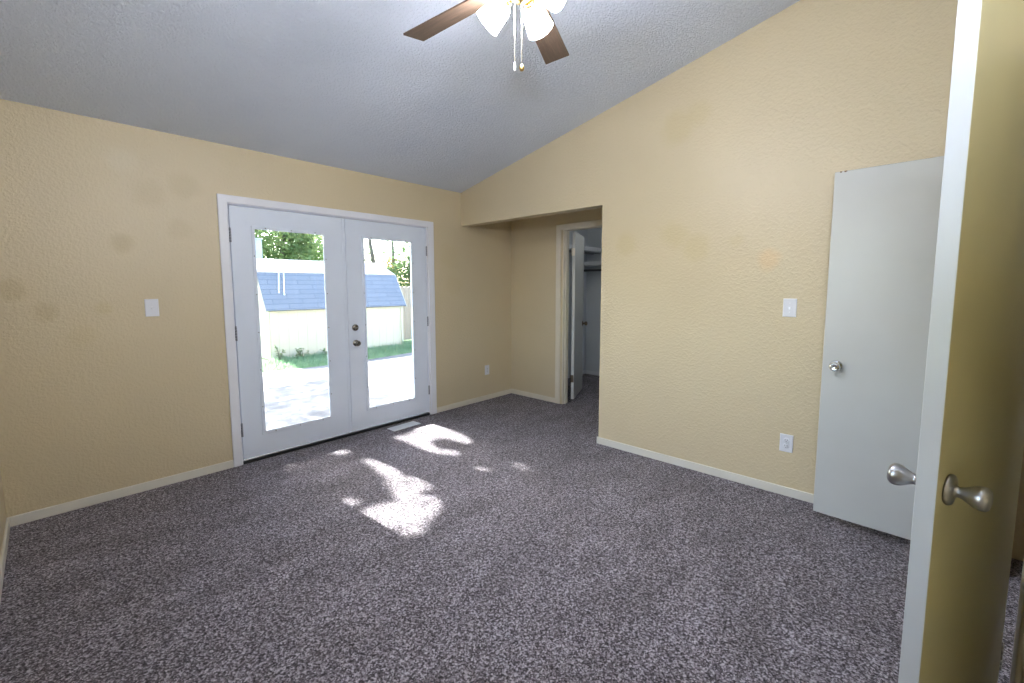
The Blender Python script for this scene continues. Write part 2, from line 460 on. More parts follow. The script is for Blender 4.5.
def shell():
    def zc(y): return ZC - SL * y
    # back wall with the french door opening (outline in x,z)
    o = 0.017
    p = [(-0.15, -0.12), (DL - o, -0.12), (DL - o, DT + o), (DR + o, DT + o), (DR + o, -0.12), (CX1 + 0.12, -0.12), (CX1 + 0.12, 2.55), (-0.15, 2.55)]
    S(MB().prism(p, 'y', 0.0, DY).build('wall_back', m_wall_back), 'beige textured wall holding the white french doors', 'wall')
    # left wall with the added window's opening (outline in y,z), a slit joins the hole to the edge
    top = zc(FY) + 0.05
    b = MB()
    WY0, WY1, WZ0, WZ1 = -3.35, -1.95, 0.95, 2.15
    b.prism([(FY - 0.12, -0.12), (WY0, -0.12), (WY0, zc(WY0) + 0.05), (FY - 0.12, zc(FY - 0.12) + 0.05)], 'x', -0.15, 0.0)
    b.prism([(WY1, -0.12), (0.0, -0.12), (0.0, zc(0) + 0.05), (WY1, zc(WY1) + 0.05)], 'x', -0.15, 0.0)
    b.prism([(WY0, -0.12), (WY1, -0.12), (WY1, WZ0), (WY0, WZ0)], 'x', -0.15, 0.0)
    b.prism([(WY0, WZ1), (WY1, WZ1), (WY1, zc(WY1) + 0.05), (WY0, zc(WY0) + 0.05)], 'x', -0.15, 0.0)
    S(b.build('wall_left', m_wall), 'beige side wall at the far left edge by the corner', 'wall')
    # unseen window, added to let side light in
    w = empty('added_window_1', (0, (WY0 + WY1) / 2, WZ0))
    tag(w, 'unseen white framed window added in the left wall for light', 'window', None, 'structure')
    hw, hh = (WY1 - WY0) / 2, WZ1 - WZ0
    fb = MB()
    for (y0, y1, z0, z1) in ((-hw, -hw + 0.05, 0, hh), (hw - 0.05, hw, 0, hh), (-hw + 0.05, hw - 0.05, 0, 0.05), (-hw + 0.05, hw - 0.05, hh - 0.05, hh), (-0.02, 0.02, 0.05, hh - 0.05)):
        fb.box(-0.11, -0.05, y0, y1, z0, z1)
    fb.build('added_window_frame', m_white, w, 0.003)
    MB().box(-0.083, -0.077, -hw + 0.05, -0.02, 0.05, hh - 0.05).build('glass_pane', m_glass, w)
    MB().box(-0.083, -0.077, 0.02, hw - 0.05, 0.05, hh - 0.05).build('glass_pane', m_glass, w)
    # right wall: gable outline with the wide opening to the alcove, runs on along the hallway
    p = [(-5.9, -0.12), (AY, -0.12), (AY, HB), (0.0, HB), (0.0, zc(0) + 0.04), (FY - 0.12, zc(FY - 0.12) + 0.04), (-5.9, zc(FY - 0.12) + 0.04)]
    S(MB().prism(p, 'x', RX, RX + 0.12).build('wall_right', m_wall_right), 'beige gable wall with header over the alcove opening', 'wall')
    # alcove: ceiling, end wall, wall with the closet doorway
    S(MB().box(RX + 0.12, AX + 0.11, AY - 0.12, 0.0, 2.44, 2.56).build('ceiling_alcove', m_wall), 'beige ceiling of the alcove behind the header', 'ceiling')
    S(MB().box(RX + 0.12, AX + 0.11, AY - 0.12, AY, -0.12, 2.44).build('wall_alcove_side', m_wall), 'beige end wall of the alcove, behind the gable wall corner', 'wall')
    p = [(AY, -0.12), (-1.495, -0.12), (-1.495, 2.105), (-0.83, 2.105), (-0.83, -0.12), (0.0, -0.12), (0.0, 2.44), (AY, 2.44)]
    S(MB().prism(p, 'x', AX, AX + 0.11).build('wall_alcove', m_wall), 'beige alcove wall holding the closet doorway', 'wall')
    # front wall, behind the camera, with the doorway to the hall
    p = [(0.0, -0.12), (2.235, -0.12), (2.235, 2.10), (3.395, 2.10), (3.395, -0.12), (RX, -0.12), (RX, zc(FY)), (0.0, zc(FY))]
    S(MB().prism(p, 'y', FY - 0.12, FY).build('wall_front', m_wall), 'beige wall behind the yellow open door', 'wall')
    # hall
    S(MB().box(2.0, 2.12, -5.9, FY - 0.12, -0.12, 2.56).build('wall_hall', m_wall), 'beige side wall of the dark hall behind the open doors', 'wall')
    S(MB().box(2.0, RX + 0.12, -6.02, -5.9, -0.12, 2.56).build('wall_hall_end', m_wall), 'beige end wall of the dark hall', 'wall')
    S(MB().box(2.0, RX + 0.12, -6.02, FY - 0.12, 2.44, 2.56).build('ceiling_hall', m_ceiling), 'flat white ceiling of the hall', 'ceiling')
    # vaulted ceiling
    y0, y1 = FY - 0.14, 0.0
    p = [(y0, zc(y0)), (y1, zc(y1)), (y1, zc(y1) + 0.15), (y0, zc(y0) + 0.15)]
    S(MB().prism(p, 'x', -0.15, RX + 0.02).build('ceiling', m_ceiling), 'sloped pale blue-grey ceiling with knockdown texture', 'ceiling')
    # closet shell
    S(MB().box(CX1, CX1 + 0.12, -2.1, 0.0, -0.12, 2.5).build('wall_closet_back', m_closet), 'bluish white back wall inside the walk-in closet', 'wall')
    S(MB().box(AX + 0.11, CX1, -2.1, -1.98, -0.12, 2.5).build('wall_closet_near', m_closet), 'bluish white near wall inside the walk-in closet', 'wall')
    S(MB().box(AX + 0.11, CX1, -0.012, 0.0, 0.0, 2.5).build('wall_closet_side', m_closet), 'bluish white side wall inside the walk-in closet', 'wall')
    S(MB().box(AX + 0.11, AX + 0.12, -1.98, -0.012, 2.44, 2.5).box(AX + 0.11, AX + 0.118, -0.70, -0.012, 0.0, 2.44).build('wall_closet_front', m_closet), 'bluish white wall inside the closet around its doorway', 'wall')
    S(MB().box(AX, CX1 + 0.12, -2.1, 0.0, 2.5, 2.6).build('ceiling_closet', m_closet), 'flat bluish white ceiling inside the closet', 'ceiling')
    # baseboards
    h, t = 0.062, 0.013
    def bb(name, x0, x1, y0, y1, label, m=m_basebd, hh=h):
        S(MB().box(x0, x1, y0, y1, 0.0, hh).build(name, m, None, 0.004), label, 'baseboard')
    bb('baseboard_back', 0.0, 1.1936, -t, 0.0, 'white baseboard along the back wall left of the french doors')
    bb('baseboard_alcove_back', 3.2247, AX, -t, 0.0, 'cream baseboard under the outlet right of the french doors', m_trim_cream)
    bb('baseboard_alcove', AX - t, AX, -0.739, -t, 'cream baseboard along the alcove wall beside the closet doorway', m_trim_cream)
    bb('baseboard_right', RX - t, RX, FY, AY + t, 'white baseboard along the gable wall')
    bb('baseboard_left', 0.0, t, FY, -t, 'cream baseboard at the far left edge of the floor')
    bb('baseboard_front', t, 2.155, FY, FY + t, 'baseboard behind the camera along the front wall')
    bb('baseboard_closet', CX1 - t, CX1, -1.98, -0.012, 'bluish white baseboard inside the closet', m_shelf)
    bb('baseboard_closet_side', AX + 0.118, CX1 - t, -0.012 - t, -0.012, 'bluish white baseboard on the closet side wall', m_shelf)
shell()

def casing_u(xa, xb, xia, xib, ztop, zin, y0, y1):
    """outline of a three-sided casing in the xz plane"""
    return MB().prism([(xa, 0.0), (xia, 0.0), (xia, zin), (xib, zin), (xib, 0.0), (xb, 0.0), (xb, ztop), (xa, ztop)], 'y', y0, y1)

def trims():
    # french door casing + jambs + threshold
    t = empty('trim_1', (0, 0, 0))
    tag(t, 'white casing and jambs around the french doors', 'door frame', None, 'structure')
    c = casing_u(1.1936, 3.2247, 1.257, 3.146, 2.1401, 2.079, -0.018, 0.0)
    fix_normals(c.build('casing', m_white, t, 0.006, 3))
    j = MB()
    j.box(DL - 0.017, DL - 0.003, 0.0, DY, 0.0, DT + 0.017); j.box(DR + 0.003, DR + 0.017, 0.0, DY, 0.0, DT + 0.017)
    j.box(DL - 0.003, DR + 0.003, 0.0, DY, DT + 0.008, DT + 0.017)
    j.box(DL - 0.003, DL + 0.012, 0.050, 0.075, 0.036, DT + 0.004); j.box(DR - 0.012, DR + 0.003, 0.050, 0.075, 0.036, DT + 0.004)
    j.box(DL + 0.012, DR - 0.012, 0.050, 0.075, DT - 0.010, DT + 0.008)
    j.build('jamb', m_white, t)
    MB().box(DL - 0.003, DR + 0.003, -0.006, 0.0, 0.0, 0.026).box(DL - 0.003, DR + 0.003, 0.0, 0.20, -0.10, 0.026).build('threshold', m_black, t, 0.003)
    # closet doorway casing (in the yz plane, at x = AX)
    t = empty('trim_2', (AX, 0, 0))
    tag(t, 'cream casing and jambs around the closet doorway', 'door frame', None, 'structure')
    p = [(-0.739, 0.0), (-0.739, 2.163), (-1.585, 2.163), (-1.585, 0.0), (-1.518, 0.0), (-1.518, 2.098), (-0.806, 2.098), (-0.806, 0.0)]
    fix_normals(MB().prism(p, 'x', -0.018, 0.0).build('casing', m_trim_cream, t, 0.006, 3))
    j = MB()
    j.box(0.0, 0.11, -0.83, -0.812, 0.0, 2.055).box(0.0, 0.11, -1.512, -1.495, 0.0, 2.055).box(0.0, 0.11, -1.495, -0.83, 2.040, 2.055)
    j2 = MB().box(0.0, 0.11, -0.842, -0.83, 0.0, 2.105).box(0.0, 0.11, -1.495, -1.483, 0.0, 2.105).box(0.0, 0.11, -1.483, -0.842, 2.092, 2.105)
    j2.box(0.035, 0.07, -0.853, -0.842, 0.0, 2.092).box(0.035, 0.07, -1.483, -1.472, 0.0, 2.092)
    j2.build('jamb', m_trim_cream, t)
    # hall doorway casing behind the yellow door
    t = empty('trim_3', (0, FY, 0))
    tag(t, 'pale casing at the bottom right edge beside the yellow door hinge side', 'door frame', None, 'structure')
    fix_normals(casing_u(2.155, 3.465, 2.222, 3.398, 2.17, 2.09, 0.0, 0.014).build('casing', m_trim_cream, t, 0.005))
    MB().box(2.235, 2.250, -0.12, 0.0, 0.0, 2.10).box(3.380, 3.395, -0.12, 0.0, 0.0, 2.10).box(2.250, 3.380, -0.12, 0.0, 2.085, 2.10).build('jamb', m_trim_cream, t)
trims()

# ------------------------------------------------------------------ doors
def round_knob(b, o, ax, s=1.0):
    """round knob: rose, neck and a ball with a flat dished face"""
    b.lathe([(0.0, 0.0), (0.032 * s, 0.0), (0.032 * s, 0.005 * s), (0.026 * s, 0.010 * s), (0.013 * s, 0.012 * s), (0.012 * s, 0.026 * s), (0.020 * s, 0.030 * s),
             (0.0265 * s, 0.038 * s), (0.028 * s, 0.047 * s), (0.025 * s, 0.057 * s), (0.019 * s, 0.063 * s), (0.016 * s, 0.064 * s), (0.012 * s, 0.061 * s), (0.0, 0.060 * s)], o, ax, 24)

def tulip_knob(b, o, ax):
    b.lathe([(0.0, 0.0), (0.034, 0.0), (0.0355, 0.004), (0.033, 0.009), (0.022, 0.012), (0.0125, 0.014), (0.0120, 0.020), (0.0140, 0.026), (0.0185, 0.034),
             (0.0240, 0.044), (0.0265, 0.053), (0.0260, 0.060), (0.021, 0.0655), (0.012, 0.0675), (0.0, 0.068)], o, ax, 28)

def hinge(b, x, y, z0, z1, r=0.0065):
    n = 5; h = (z1 - z0) / n
    for k in range(n):
        b.lathe([(r, z0 + k * h + 0.001), (r, z0 + (k + 1) * h - 0.001)], (x, y, 0), (0, 0, 1), 12)
    b.lathe([(r * 0.8, z1), (r * 0.8, z1 + 0.004), (0.0, z1 + 0.007)], (x, y, 0), (0, 0, 1), 12)

def french_leaf(name, root_x, x0, x1, glass, bead, hx, hz, label, knob):
    d = empty(name, (root_x, 0, 0))
    tag(d, label, 'door', None, 'structure')
    L = lambda r: (r[0] - root_x, r[1] - root_x, r[2], r[3])
    g, be = L(glass), L(bead)
    hole = (g[0] - 0.023, g[1] + 0.023, g[2] - 0.023, g[3] + 0.023)
    MB().ring((x0 - root_x, x1 - root_x, 0.0364, DT), hole, 0.0, 0.044).build('door_slab', m_leaf, d, 0.0025)
    lf = MB().ring(be, g, -0.010, 0.0).build('lite_frame', m_leaf, d, 0.0035, 2)
    # the plugs over the frame's screws
    xs = [be[0] + (be[1] - be[0]) * k for k in (0.17, 0.5, 0.83)]
    zs = [be[2] + (be[3] - be[2]) * k for k in (0.14, 0.32, 0.5, 0.68, 0.86)]
    cen = (((be[0] + g[0]) / 2, (be[1] + g[1]) / 2), ((be[2] + g[2]) / 2, (be[3] + g[3]) / 2))
    for x, z in [(x, cen[1][k]) for x in xs for k in (0, 1)] + [(cen[0][k], z) for z in zs for k in (0, 1)]:
        MB().lathe([(0.005, 0.0), (0.005, 0.0014), (0.0, 0.0018)], (x, -0.010, z), (0, -1, 0), 10).build('screw_plug', m_hinge, lf)
    MB().ring((hole[0] - 0.02, hole[1] + 0.02, hole[2] - 0.02, hole[3] + 0.02), hole, 0.044, 0.052).build('lite_frame', m_leaf, d)
    MB().box(hole[0], hole[1], 0.001, 0.007, hole[2], hole[3]).build('glass_pane', m_glass, d)
    for z0, z1 in hz:
        h = MB(); hinge(h, hx - root_x, -0.004, z0, z1, 0.0075); h.build('hinge', m_hinge, d)
    if knob:
        k = MB(); round_knob(k, (2.2768 - root_x, 0.0, 0.897), (0, -1, 0), 0.95); k.build('door_knob', m_dnickel, d)
        k = MB(); k.lathe([(0.0, 0.0), (0.031, 0.0), (0.031, 0.012), (0.026, 0.017), (0.0, 0.017)], (2.2735 - root_x, 0.0, 1.047), (0, -1, 0), 24)
        bolt = k.build('deadbolt', m_dnickel, d)
        MB().box(2.2735 - root_x - 0.016, 2.2735 - root_x + 0.016, -0.028, -0.017, 1.0425, 1.0515).build('thumb_turn', m_nickel, bolt, 0.002)
        MB().box(x0 - root_x - 0.0005, x0 - root_x + 0.0005, 0.008, 0.036, 0.85, 0.94).build('strike_edge', m_nickel, d)
    else:
        MB().box(x1 - root_x - 0.004, x1 - root_x + 0.022, 0.044, 0.058, 0.0364, DT - 0.004).build('astragal', m_black, d)  # black backing behind the leaf gap, put in to darken the line
        MB().box(x1 - root_x - 0.026, x1 - root_x, -0.006, 0.0, 0.0364, DT - 0.004).build('astragal', m_leaf, d, 0.002)
    return d

french_leaf('door_1', DL, DL + 0.003, 2.2020, (1.4432, 1.9972, 0.2382, 1.8964), (1.417, 2.029, 0.208, 1.924), DL + 0.001,
            ((1.783, 1.890), (1.011, 1.122), (0.229, 0.337)), 'left white french door leaf with a full glass lite, no knob', False)
french_leaf('door_2', DR, 2.2095, DR - 0.003, (2.3933, 2.9308, 0.2382, 1.8964), (2.367, 2.964, 0.208, 1.924), DR - 0.001,
            ((1.768, 1.868), (1.003, 1.103), (0.236, 0.332)), 'right white french door leaf with knob and deadbolt', True)

def closet_door():
    d = empty('door_3', (4.632, -0.916, 0.0), R(23))
    tag(d, 'white closet door standing open into the walk-in closet', 'door', None, 'structure')
    MB().box(0.0, 0.60, 0.0, 0.035, 0.050, 2.080).build('door_slab', m_flush, d, 0.002)
    for s, y in ((-1, 0.0), (1, 0.035)):
        k = MB(); round_knob(k, (0.54, y, 0.945), (0, s, 0)); k.build('door_knob', m_bronze, d)
    for z0, z1, m in ((1.80, 1.89, m_trim_cream), (0.26, 0.35, m_bronze)):
        h = MB(); hinge(h, -0.006, 0.036, z0, z1, 0.007)
        h.box(-0.002, 0.0, 0.004, 0.034, z0, z1)
        h.build('hinge', m, d)
closet_door()

def white_door():
    ang = math.atan2(0.655, 0.029)
    d = empty('door_4', (3.381, -4.169, 0.0), ang)
    tag(d, 'tall flush off-white door folded open against the gable wall', 'door', None, 'structure')
    w = 0.656
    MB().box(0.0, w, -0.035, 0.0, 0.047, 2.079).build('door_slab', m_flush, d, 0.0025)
    for s, y in ((1, 0.0), (-1, -0.035)):
        k = MB(); round_knob(k, (w - 0.066, y, 0.962), (0, s, 0)); k.build('door_knob', m_chrome, d)
    for x in (0.028, 0.048, 0.052):
        MB().box(w - x - 0.005, w - x + 0.004, -0.004, 0.0006, 2.0715 + rng.uniform(0, 0.004), 2.0796).build('paint_chip', m_chip, d)
    for z in (0.25, 1.05, 1.80):
        h = MB(); hinge(h, -0.002, -0.038, z, z + 0.09, 0.006); h.build('hinge', m_bronze, d)
white_door()

def yellow_door():
    C = Vector((2.225, -4.154, 0)); u = Vector((0.957, -0.289, 0))
    d = empty('door_5', C, math.atan2(-u.y, -u.x))
    tag(d, 'open door in the foreground with yellow face and white edge', 'door', None, 'structure')
    w = 0.714; t = 0.0355
    b = MB().box(0.0, w, -t, 0.0, 0.03, 2.08)
    b.m = [1, 1, 0, 1, 1, 1]
    yface = [i for i, f in enumerate(b.f) if all(abs(b.v[j][1]) < 1e-6 for j in f)]
    b.m = [0 if i in yface else 1 for i in range(6)]
    b.build('door_slab', [m_yellow, m_flush_edge], d, 0.0015)
    for s, y in ((1, 0.0), (-1, -t)):
        k = MB(); tulip_knob(k, (w - 0.068, y, 0.974), (0, s, 0)); k.build('door_knob', m_nickel, d)
    for z in (0.22, 1.02, 1.82):
        h = MB(); hinge(h, -0.006, -0.002, z, z + 0.09, 0.006); h.build('hinge', m_nickel, d)
yellow_door()

# ------------------------------------------------------------------ switches, outlets, floor vent
def plate(name, loc, rz, kind, label, cat):
    """a wall plate facing local -y"""
    d = empty(name, loc, rz)
    tag(d, label, cat, 'light switches on the walls' if kind == 'toggle' else 'outlets low on the walls')
    w, h = 0.0385, 0.061
    b = MB()
    b.add([(-w, 0, -h), (w, 0, -h), (w, 0, h), (-w, 0, h), (-w, -0.003, -h), (w, -0.003, -h), (w, -0.003, h), (-w, -0.003, h),
           (-w + 0.004, -0.006, -h + 0.004), (w - 0.004, -0.006, -h + 0.004), (w - 0.004, -0.006, h - 0.004), (-w + 0.004, -0.006, h - 0.004)],
          [(3, 2, 1, 0), (8, 9, 10, 11)] + [(k, (k + 1) % 4, 4 + (k + 1) % 4, 4 + k) for k in range(4)] + [(4 + k, 4 + (k + 1) % 4, 8 + (k + 1) % 4, 8 + k) for k in range(4)])
    fix_normals(b.build('plate', m_plate, d))
    if kind == 'toggle':
        MB().box(-0.0052, 0.0052, -0.0075, -0.006, -0.012, 0.012).build('toggle_bezel', m_vent, d)
        MB().add([(-0.004, -0.006, -0.006), (0.004, -0.006, -0.006), (0.004, -0.006, 0.006), (-0.004, -0.006, 0.006),
                  (-0.003, -0.020, -0.013), (0.003, -0.020, -0.013), (0.003, -0.018, -0.006), (-0.003, -0.018, -0.006)],
                 [(0, 1, 5, 4), (1, 2, 6, 5), (2, 3, 7, 6), (3, 0, 4, 7), (4, 5, 6, 7)]).build('toggle', m_plate, d)
        sc = (0.030, -0.030)
    else:
        for s in (1, -1):
            f = MB().lathe([(0.0172, 0.0), (0.0172, 0.0015), (0.0155, 0.0022), (0.0, 0.0022)], (0, -0.006, 0.0195 * s), (0, -1, 0), 24).build('receptacle', m_plate, d)
            q = MB()
            for dx in (-0.0063, 0.0063): q.box(dx - 0.0013, dx + 0.0013, -0.0088, -0.0080, 0.0195 * s - 0.001, 0.0195 * s + 0.008)
            q.lathe([(0.003, 0.0), (0.003, 0.0006)], (0, -0.0081, 0.0195 * s - 0.0075), (0, -1, 0), 10)
            q.build('slot', m_slot, f)
        sc = (0.0,)
    for z in sc:
        MB().lathe([(0.0032, 0.0), (0.0028, 0.0012), (0.0, 0.0015)], (0, -0.006, z), (0, -1, 0), 12).build('screw', m_plate if kind == 'toggle' else m_hinge, d)
    return d
plate('light_switch', (0.761, 0.0, 1.293), 0.0, 'toggle', 'white toggle switch plate on the back wall left of the french doors', 'light switch')
plate('light_switch', (RX, -3.292, 1.286), R(-90), 'toggle', 'white toggle switch plate on the gable wall left of the off-white door', 'light switch')
plate('power_outlet', (4.040, 0.0, 0.383), 0.0, 'duplex', 'small white outlet low on the wall right of the french doors', 'outlet')
plate('power_outlet', (RX, -3.317, 0.366), R(-90), 'duplex', 'white outlet low on the gable wall beside the off-white door', 'outlet')

def floor_vent():
    d = empty('floor_vent', (2.705, -0.140, 0.0), R(2))
    tag(d, 'pale metal floor vent in the carpet before the right french door', 'vent')
    w, h = 0.165, 0.064
    MB().prism([(-w, -h), (w, -h), (w, h), (-w, h)], 'z', 0.0, 0.002).build('pan', m_slot, d)
    b = MB()
    def c(r, z): return [(-w + r, -h + r, z), (w - r, -h + r, z), (w - r, h - r, z), (-w + r, h - r, z)]
    v = c(0, 0.001) + c(0.004, 0.008) + c(0.018, 0.008) + c(0.018, 0.002)
    f = []
    for s in range(3):
        f += [(s * 4 + k, s * 4 + (k + 1) % 4, s * 4 + 4 + (k + 1) % 4, s * 4 + 4 + k) for k in range(4)]
    fix_normals(b.add(v, f).build('frame', m_vent, d))
    for k in range(22):
        x = -w + 0.024 + k * (2 * w - 0.048) / 21
        for y in (-0.0225, 0.0225):
            MB().box(x - 0.0045, x + 0.0045, y - 0.021, y + 0.021, 0.003, 0.0075).build('louver', m_vent, d)
    MB().box(-w + 0.018, w - 0.018, -0.0025, 0.0025, 0.002, 0.0078).build('center_bar', m_vent, d)
floor_vent()

# ------------------------------------------------------------------ ceiling fan
def ceiling_fan():
    H = Vector((1.602, -2.697, 0.0))
    zc = ZC - SL * H.y
    d = empty('ceiling_fan', (H.x, H.y, zc))
    tag(d, 'ceiling fan with five dark walnut blades and lit white glass shades', 'ceiling fan')
    o = lambda z: z - zc
    # canopy on the slope, downrod, motor
    MB().lathe([(0.075, 0.03), (0.072, -0.01), (0.062, -0.045), (0.040, -0.070), (0.020, -0.078), (0.0, -0.078)], (0, 0, 0), (0, 0, 1), 32).build('canopy', m_brass, d)
    MB().lathe([(0.0125, -0.07), (0.0125, o(2.76))], (0, 0, 0), (0, 0, 1), 16).build('downrod', m_brass, d)
    MB().lathe([(0.0, o(2.785)), (0.030, o(2.78)), (0.034, o(2.76)), (0.090, o(2.745)), (0.118, o(2.715)), (0.122, o(2.68)), (0.112, o(2.655)), (0.085, o(2.640)), (0.060, o(2.632)), (0.0, o(2.63))],
               (0, 0, 0), (0, 0, 1), 40).build('motor_housing', m_brass, d)
    # blades
    zb = o(2.622)
    for k in range(5):
        a = R(95.0 - 71.5 * k) if k < 2 else R(95.0 - 72 * k)
        ca, sa = math.cos(a), math.sin(a)
        pt = R(-11)
        def T(r, s, h=0.0):      # r along the blade, s across, h up; pitched
            y = s * math.cos(pt) - h * math.sin(pt); z = s * math.sin(pt) + h * math.cos(pt)
            return (ca * r - sa * y, sa * r + ca * y, zb + z)
        r0, r1, w0, w1, th = 0.170, 0.636, 0.050, 0.064, 0.0035
        out = [(r0, -w0 * 0.8), (r0 + 0.02, -w0), (r1 - 0.002, -w1), (r1, -w1 + 0.002), (r1, w1 - 0.002), (r1 - 0.002, w1), (r0 + 0.02, w0), (r0, w0 * 0.8)]
        n = len(out)
        v = [(p[0], p[1], -th) for p in out] + [(p[0], p[1], th) for p in out]
        me = MB().add(v, [tuple(range(n))[::-1], tuple(range(n, 2 * n))] + [(i, (i + 1) % n, n + (i + 1) % n, n + i) for i in range(n)])
        bl = me.build('blade', m_blade, d)
        m4 = Matrix.Translation((0, 0, zb)) @ Matrix.Rotation(a, 4, 'Z') @ Matrix.Rotation(pt, 4, 'X')
        bl.matrix_local = m4
        b = MB()
        b.prism([(0.085, -0.014), (0.150, -0.012), (0.172, -0.036), (0.235, -0.040), (0.250, -0.030), (0.225, 0.0), (0.250, 0.030), (0.235, 0.040), (0.172, 0.036), (0.150, 0.012), (0.085, 0.014)], 'z', th, th + 0.005)
        b.build('blade_bracket', m_brass, bl)
    # light kit
    kit = MB()
    kit.lathe([(0.0, o(2.635)), (0.055, o(2.630)), (0.058, o(2.605)), (0.050, o(2.580)), (0.046, o(2.560)), (0.030, o(2.545)), (0.012, o(2.538)), (0.0, o(2.53))], (0, 0, 0), (0, 0, 1), 32)
    kit.build('light_kit', m_brass, d)
    for k in range(4):
        a = R(SHADE_A0 + 90 * k)
        ra = Vector((math.cos(a), math.sin(a), 0)); dn = Vector((0, 0, -1))
        ax = (ra * math.cos(R(SHADE_TILT)) + dn * math.sin(R(SHADE_TILT))).normalized()
        p0 = ra * 0.040 + Vector((0, 0, o(2.572)))
        arm = MB().tube([p0, p0 + ra * 0.012 - Vector((0, 0, 0.002)), p0 + ra * 0.016 + ax * 0.018], 0.008, 10)
        arm.lathe([(0.0, 0.0), (0.018, 0.002), (0.024, 0.010), (0.025, 0.030), (0.0, 0.031)], p0 + ra * 0.014, ax, 20)
        arm.build('lamp_arm', m_brass, d)
        s0 = p0 + ra * 0.014 + ax * 0.022
        sh = MB().lathe([(0.0, -0.002), (0.025, 0.0), (0.036, 0.008), (0.043, 0.024), (0.0475, 0.052), (0.051, 0.080), (0.0555, 0.104), (0.0530, 0.104), (0.048, 0.080), (0.0445, 0.052), (0.040, 0.024), (0.028, 0.010), (0.0, 0.008)], s0, ax, 28)
        so_ = sh.build('lamp_shade', m_shade, d)
        MB().lathe([(0.0, 0.010), (0.012, 0.014), (0.014, 0.030), (0.024, 0.055), (0.026, 0.072), (0.018, 0.090), (0.0, 0.096)], s0, ax, 16).build('bulb', m_shade, so_)
    # pull chains
    for (dx, dy, zt, zb_, fob) in ((-0.014, 0.020, 2.56, 2.318, 0), (0.004, -0.002, 2.535, 2.310, 1)):
        c = MB().tube([(dx, dy, o(zt)), (dx, dy, o(zb_))], 0.0013, 6)
        n = int((zt - zb_) / 0.012)
        for q in range(n):
            c.lathe([(0.0, -0.0022), (0.0022, 0.0), (0.0, 0.0022)], (dx, dy, o(zb_ + q * 0.012)), (0, 0, 1), 6)
        ch = c.build('pull_chain', m_chain, d)
        if fob == 0:
            MB().lathe([(0.0, 0.0), (0.0035, -0.004), (0.0055, -0.022), (0.0045, -0.034), (0.0, -0.037)], (dx, dy, o(zb_)), (0, 0, 1), 14).build('fob', m_white, ch)
        else:
            MB().lathe([(0.0, 0.0), (0.003, -0.003), (0.009, -0.012), (0.010, -0.018), (0.007, -0.026), (0.0, -0.029)], (dx, dy, o(zb_)), (0, 0, 1), 14).build('fob', m_brass, ch)
SHADE_A0, SHADE_TILT = 10.0, 30.0
ceiling_fan()

# ------------------------------------------------------------------ added fill lights: uplight behind the camera, globe in the closet
def bounce_fill():
    d = empty('bounce_fill', (0.56, FY, 2.10))
    tag(d, 'unseen brass bowl uplight added behind the camera in place of bounced flash', 'added light')
    MB().lathe([(0.0, 0.0), (0.055, 0.0), (0.055, 0.012), (0.0, 0.014)], (0, 0, -0.08), (0, 1, 0), 28).build('mounting_plate', m_brass, d)
    MB().tube([(0, 0.01, -0.08), (0, 0.08, -0.10), (0, 0.17, -0.075)], 0.010, 10).build('arm', m_brass, d)
    ax = Vector((0.48, 0.58, 0.66)).normalized()
    c = Vector((0.0, 0.20, 0.0))
    MB().lathe([(0.0, -0.075), (0.06, -0.070), (0.115, -0.045), (0.150, -0.006), (0.154, 0.004), (0.148, 0.004), (0.112, -0.038), (0.058, -0.062), (0.0, -0.066)], c, ax, 40).build('bowl', m_brass, d)
    MB().lathe([(0.0, 0.0), (0.144, 0.0), (0.144, -0.006), (0.0, -0.006)], c, ax, 40).build('diffuser', m_bounce_fill, d)
bounce_fill()

def closet_fill():
    d = empty('closet_fill', (5.2, -1.3, 2.5))
    tag(d, 'small unseen globe added on the closet ceiling to brighten it', 'ceiling lamp')
    MB().lathe([(0.0, 0.0), (0.06, 0.0), (0.06, -0.02), (0.03, -0.05), (0.0, -0.05)], (0, 0, 0), (0, 0, 1), 24).build('fill_holder', m_white, d)
    MB().lathe([(0.0, -0.05)] + [(0.07 * math.sin(R(t)), -0.115 + 0.07 * math.cos(R(t))) for t in range(25, 180, 15)] + [(0.0, -0.185)], (0, 0, 0), (0, 0, 1), 24).build('globe', m_closet_fill, d)
closet_fill()

# ------------------------------------------------------------------ closet fittings
def closet_fittings():
    s = empty('closet_shelf', (5.4, -0.012, 1.965))
    tag(s, 'upper white closet shelf along the side wall above the open door', 'shelf', 'white shelves in the closet')
    MB().box(-0.75, 0.90, -0.288, 0.0, 0.0, 0.064).build('board', m_shelf, s, 0.003)
    b = MB()
    for y in (-0.24, -0.12): b.tube([(-0.75, y, -0.02), (0.90, y, -0.02)], 0.006, 8)
    b.build('wire_rail', m_rod, s)
    s = empty('closet_shelf', (CX1, -1.0, 1.753))
    tag(s, 'lower white closet shelf across the back wall over the hanging rod', 'shelf', 'white shelves in the closet')
    MB().box(-0.30, 0.0, -0.98, 0.988, 0.0, 0.058).build('board', m_shelf, s, 0.003)
    r = empty('closet_rod', (6.03, -1.0, 1.68))
    tag(r, 'dark hanging rod below the lower closet shelf', 'clothes rod')
    MB().tube([(0, -0.98, 0), (0, 0.988, 0)], 0.017, 14).build('rod', m_rod, r)
    for y in (-0.9, 0.3):
        MB().prism([(0.27, 0.073), (-0.02, 0.073), (-0.02, -0.02), (0.0, -0.02), (0.04, 0.04), (0.27, -0.10)], 'y', y - 0.004, y + 0.004).build('bracket', m_rod, r)
closet_fittings()

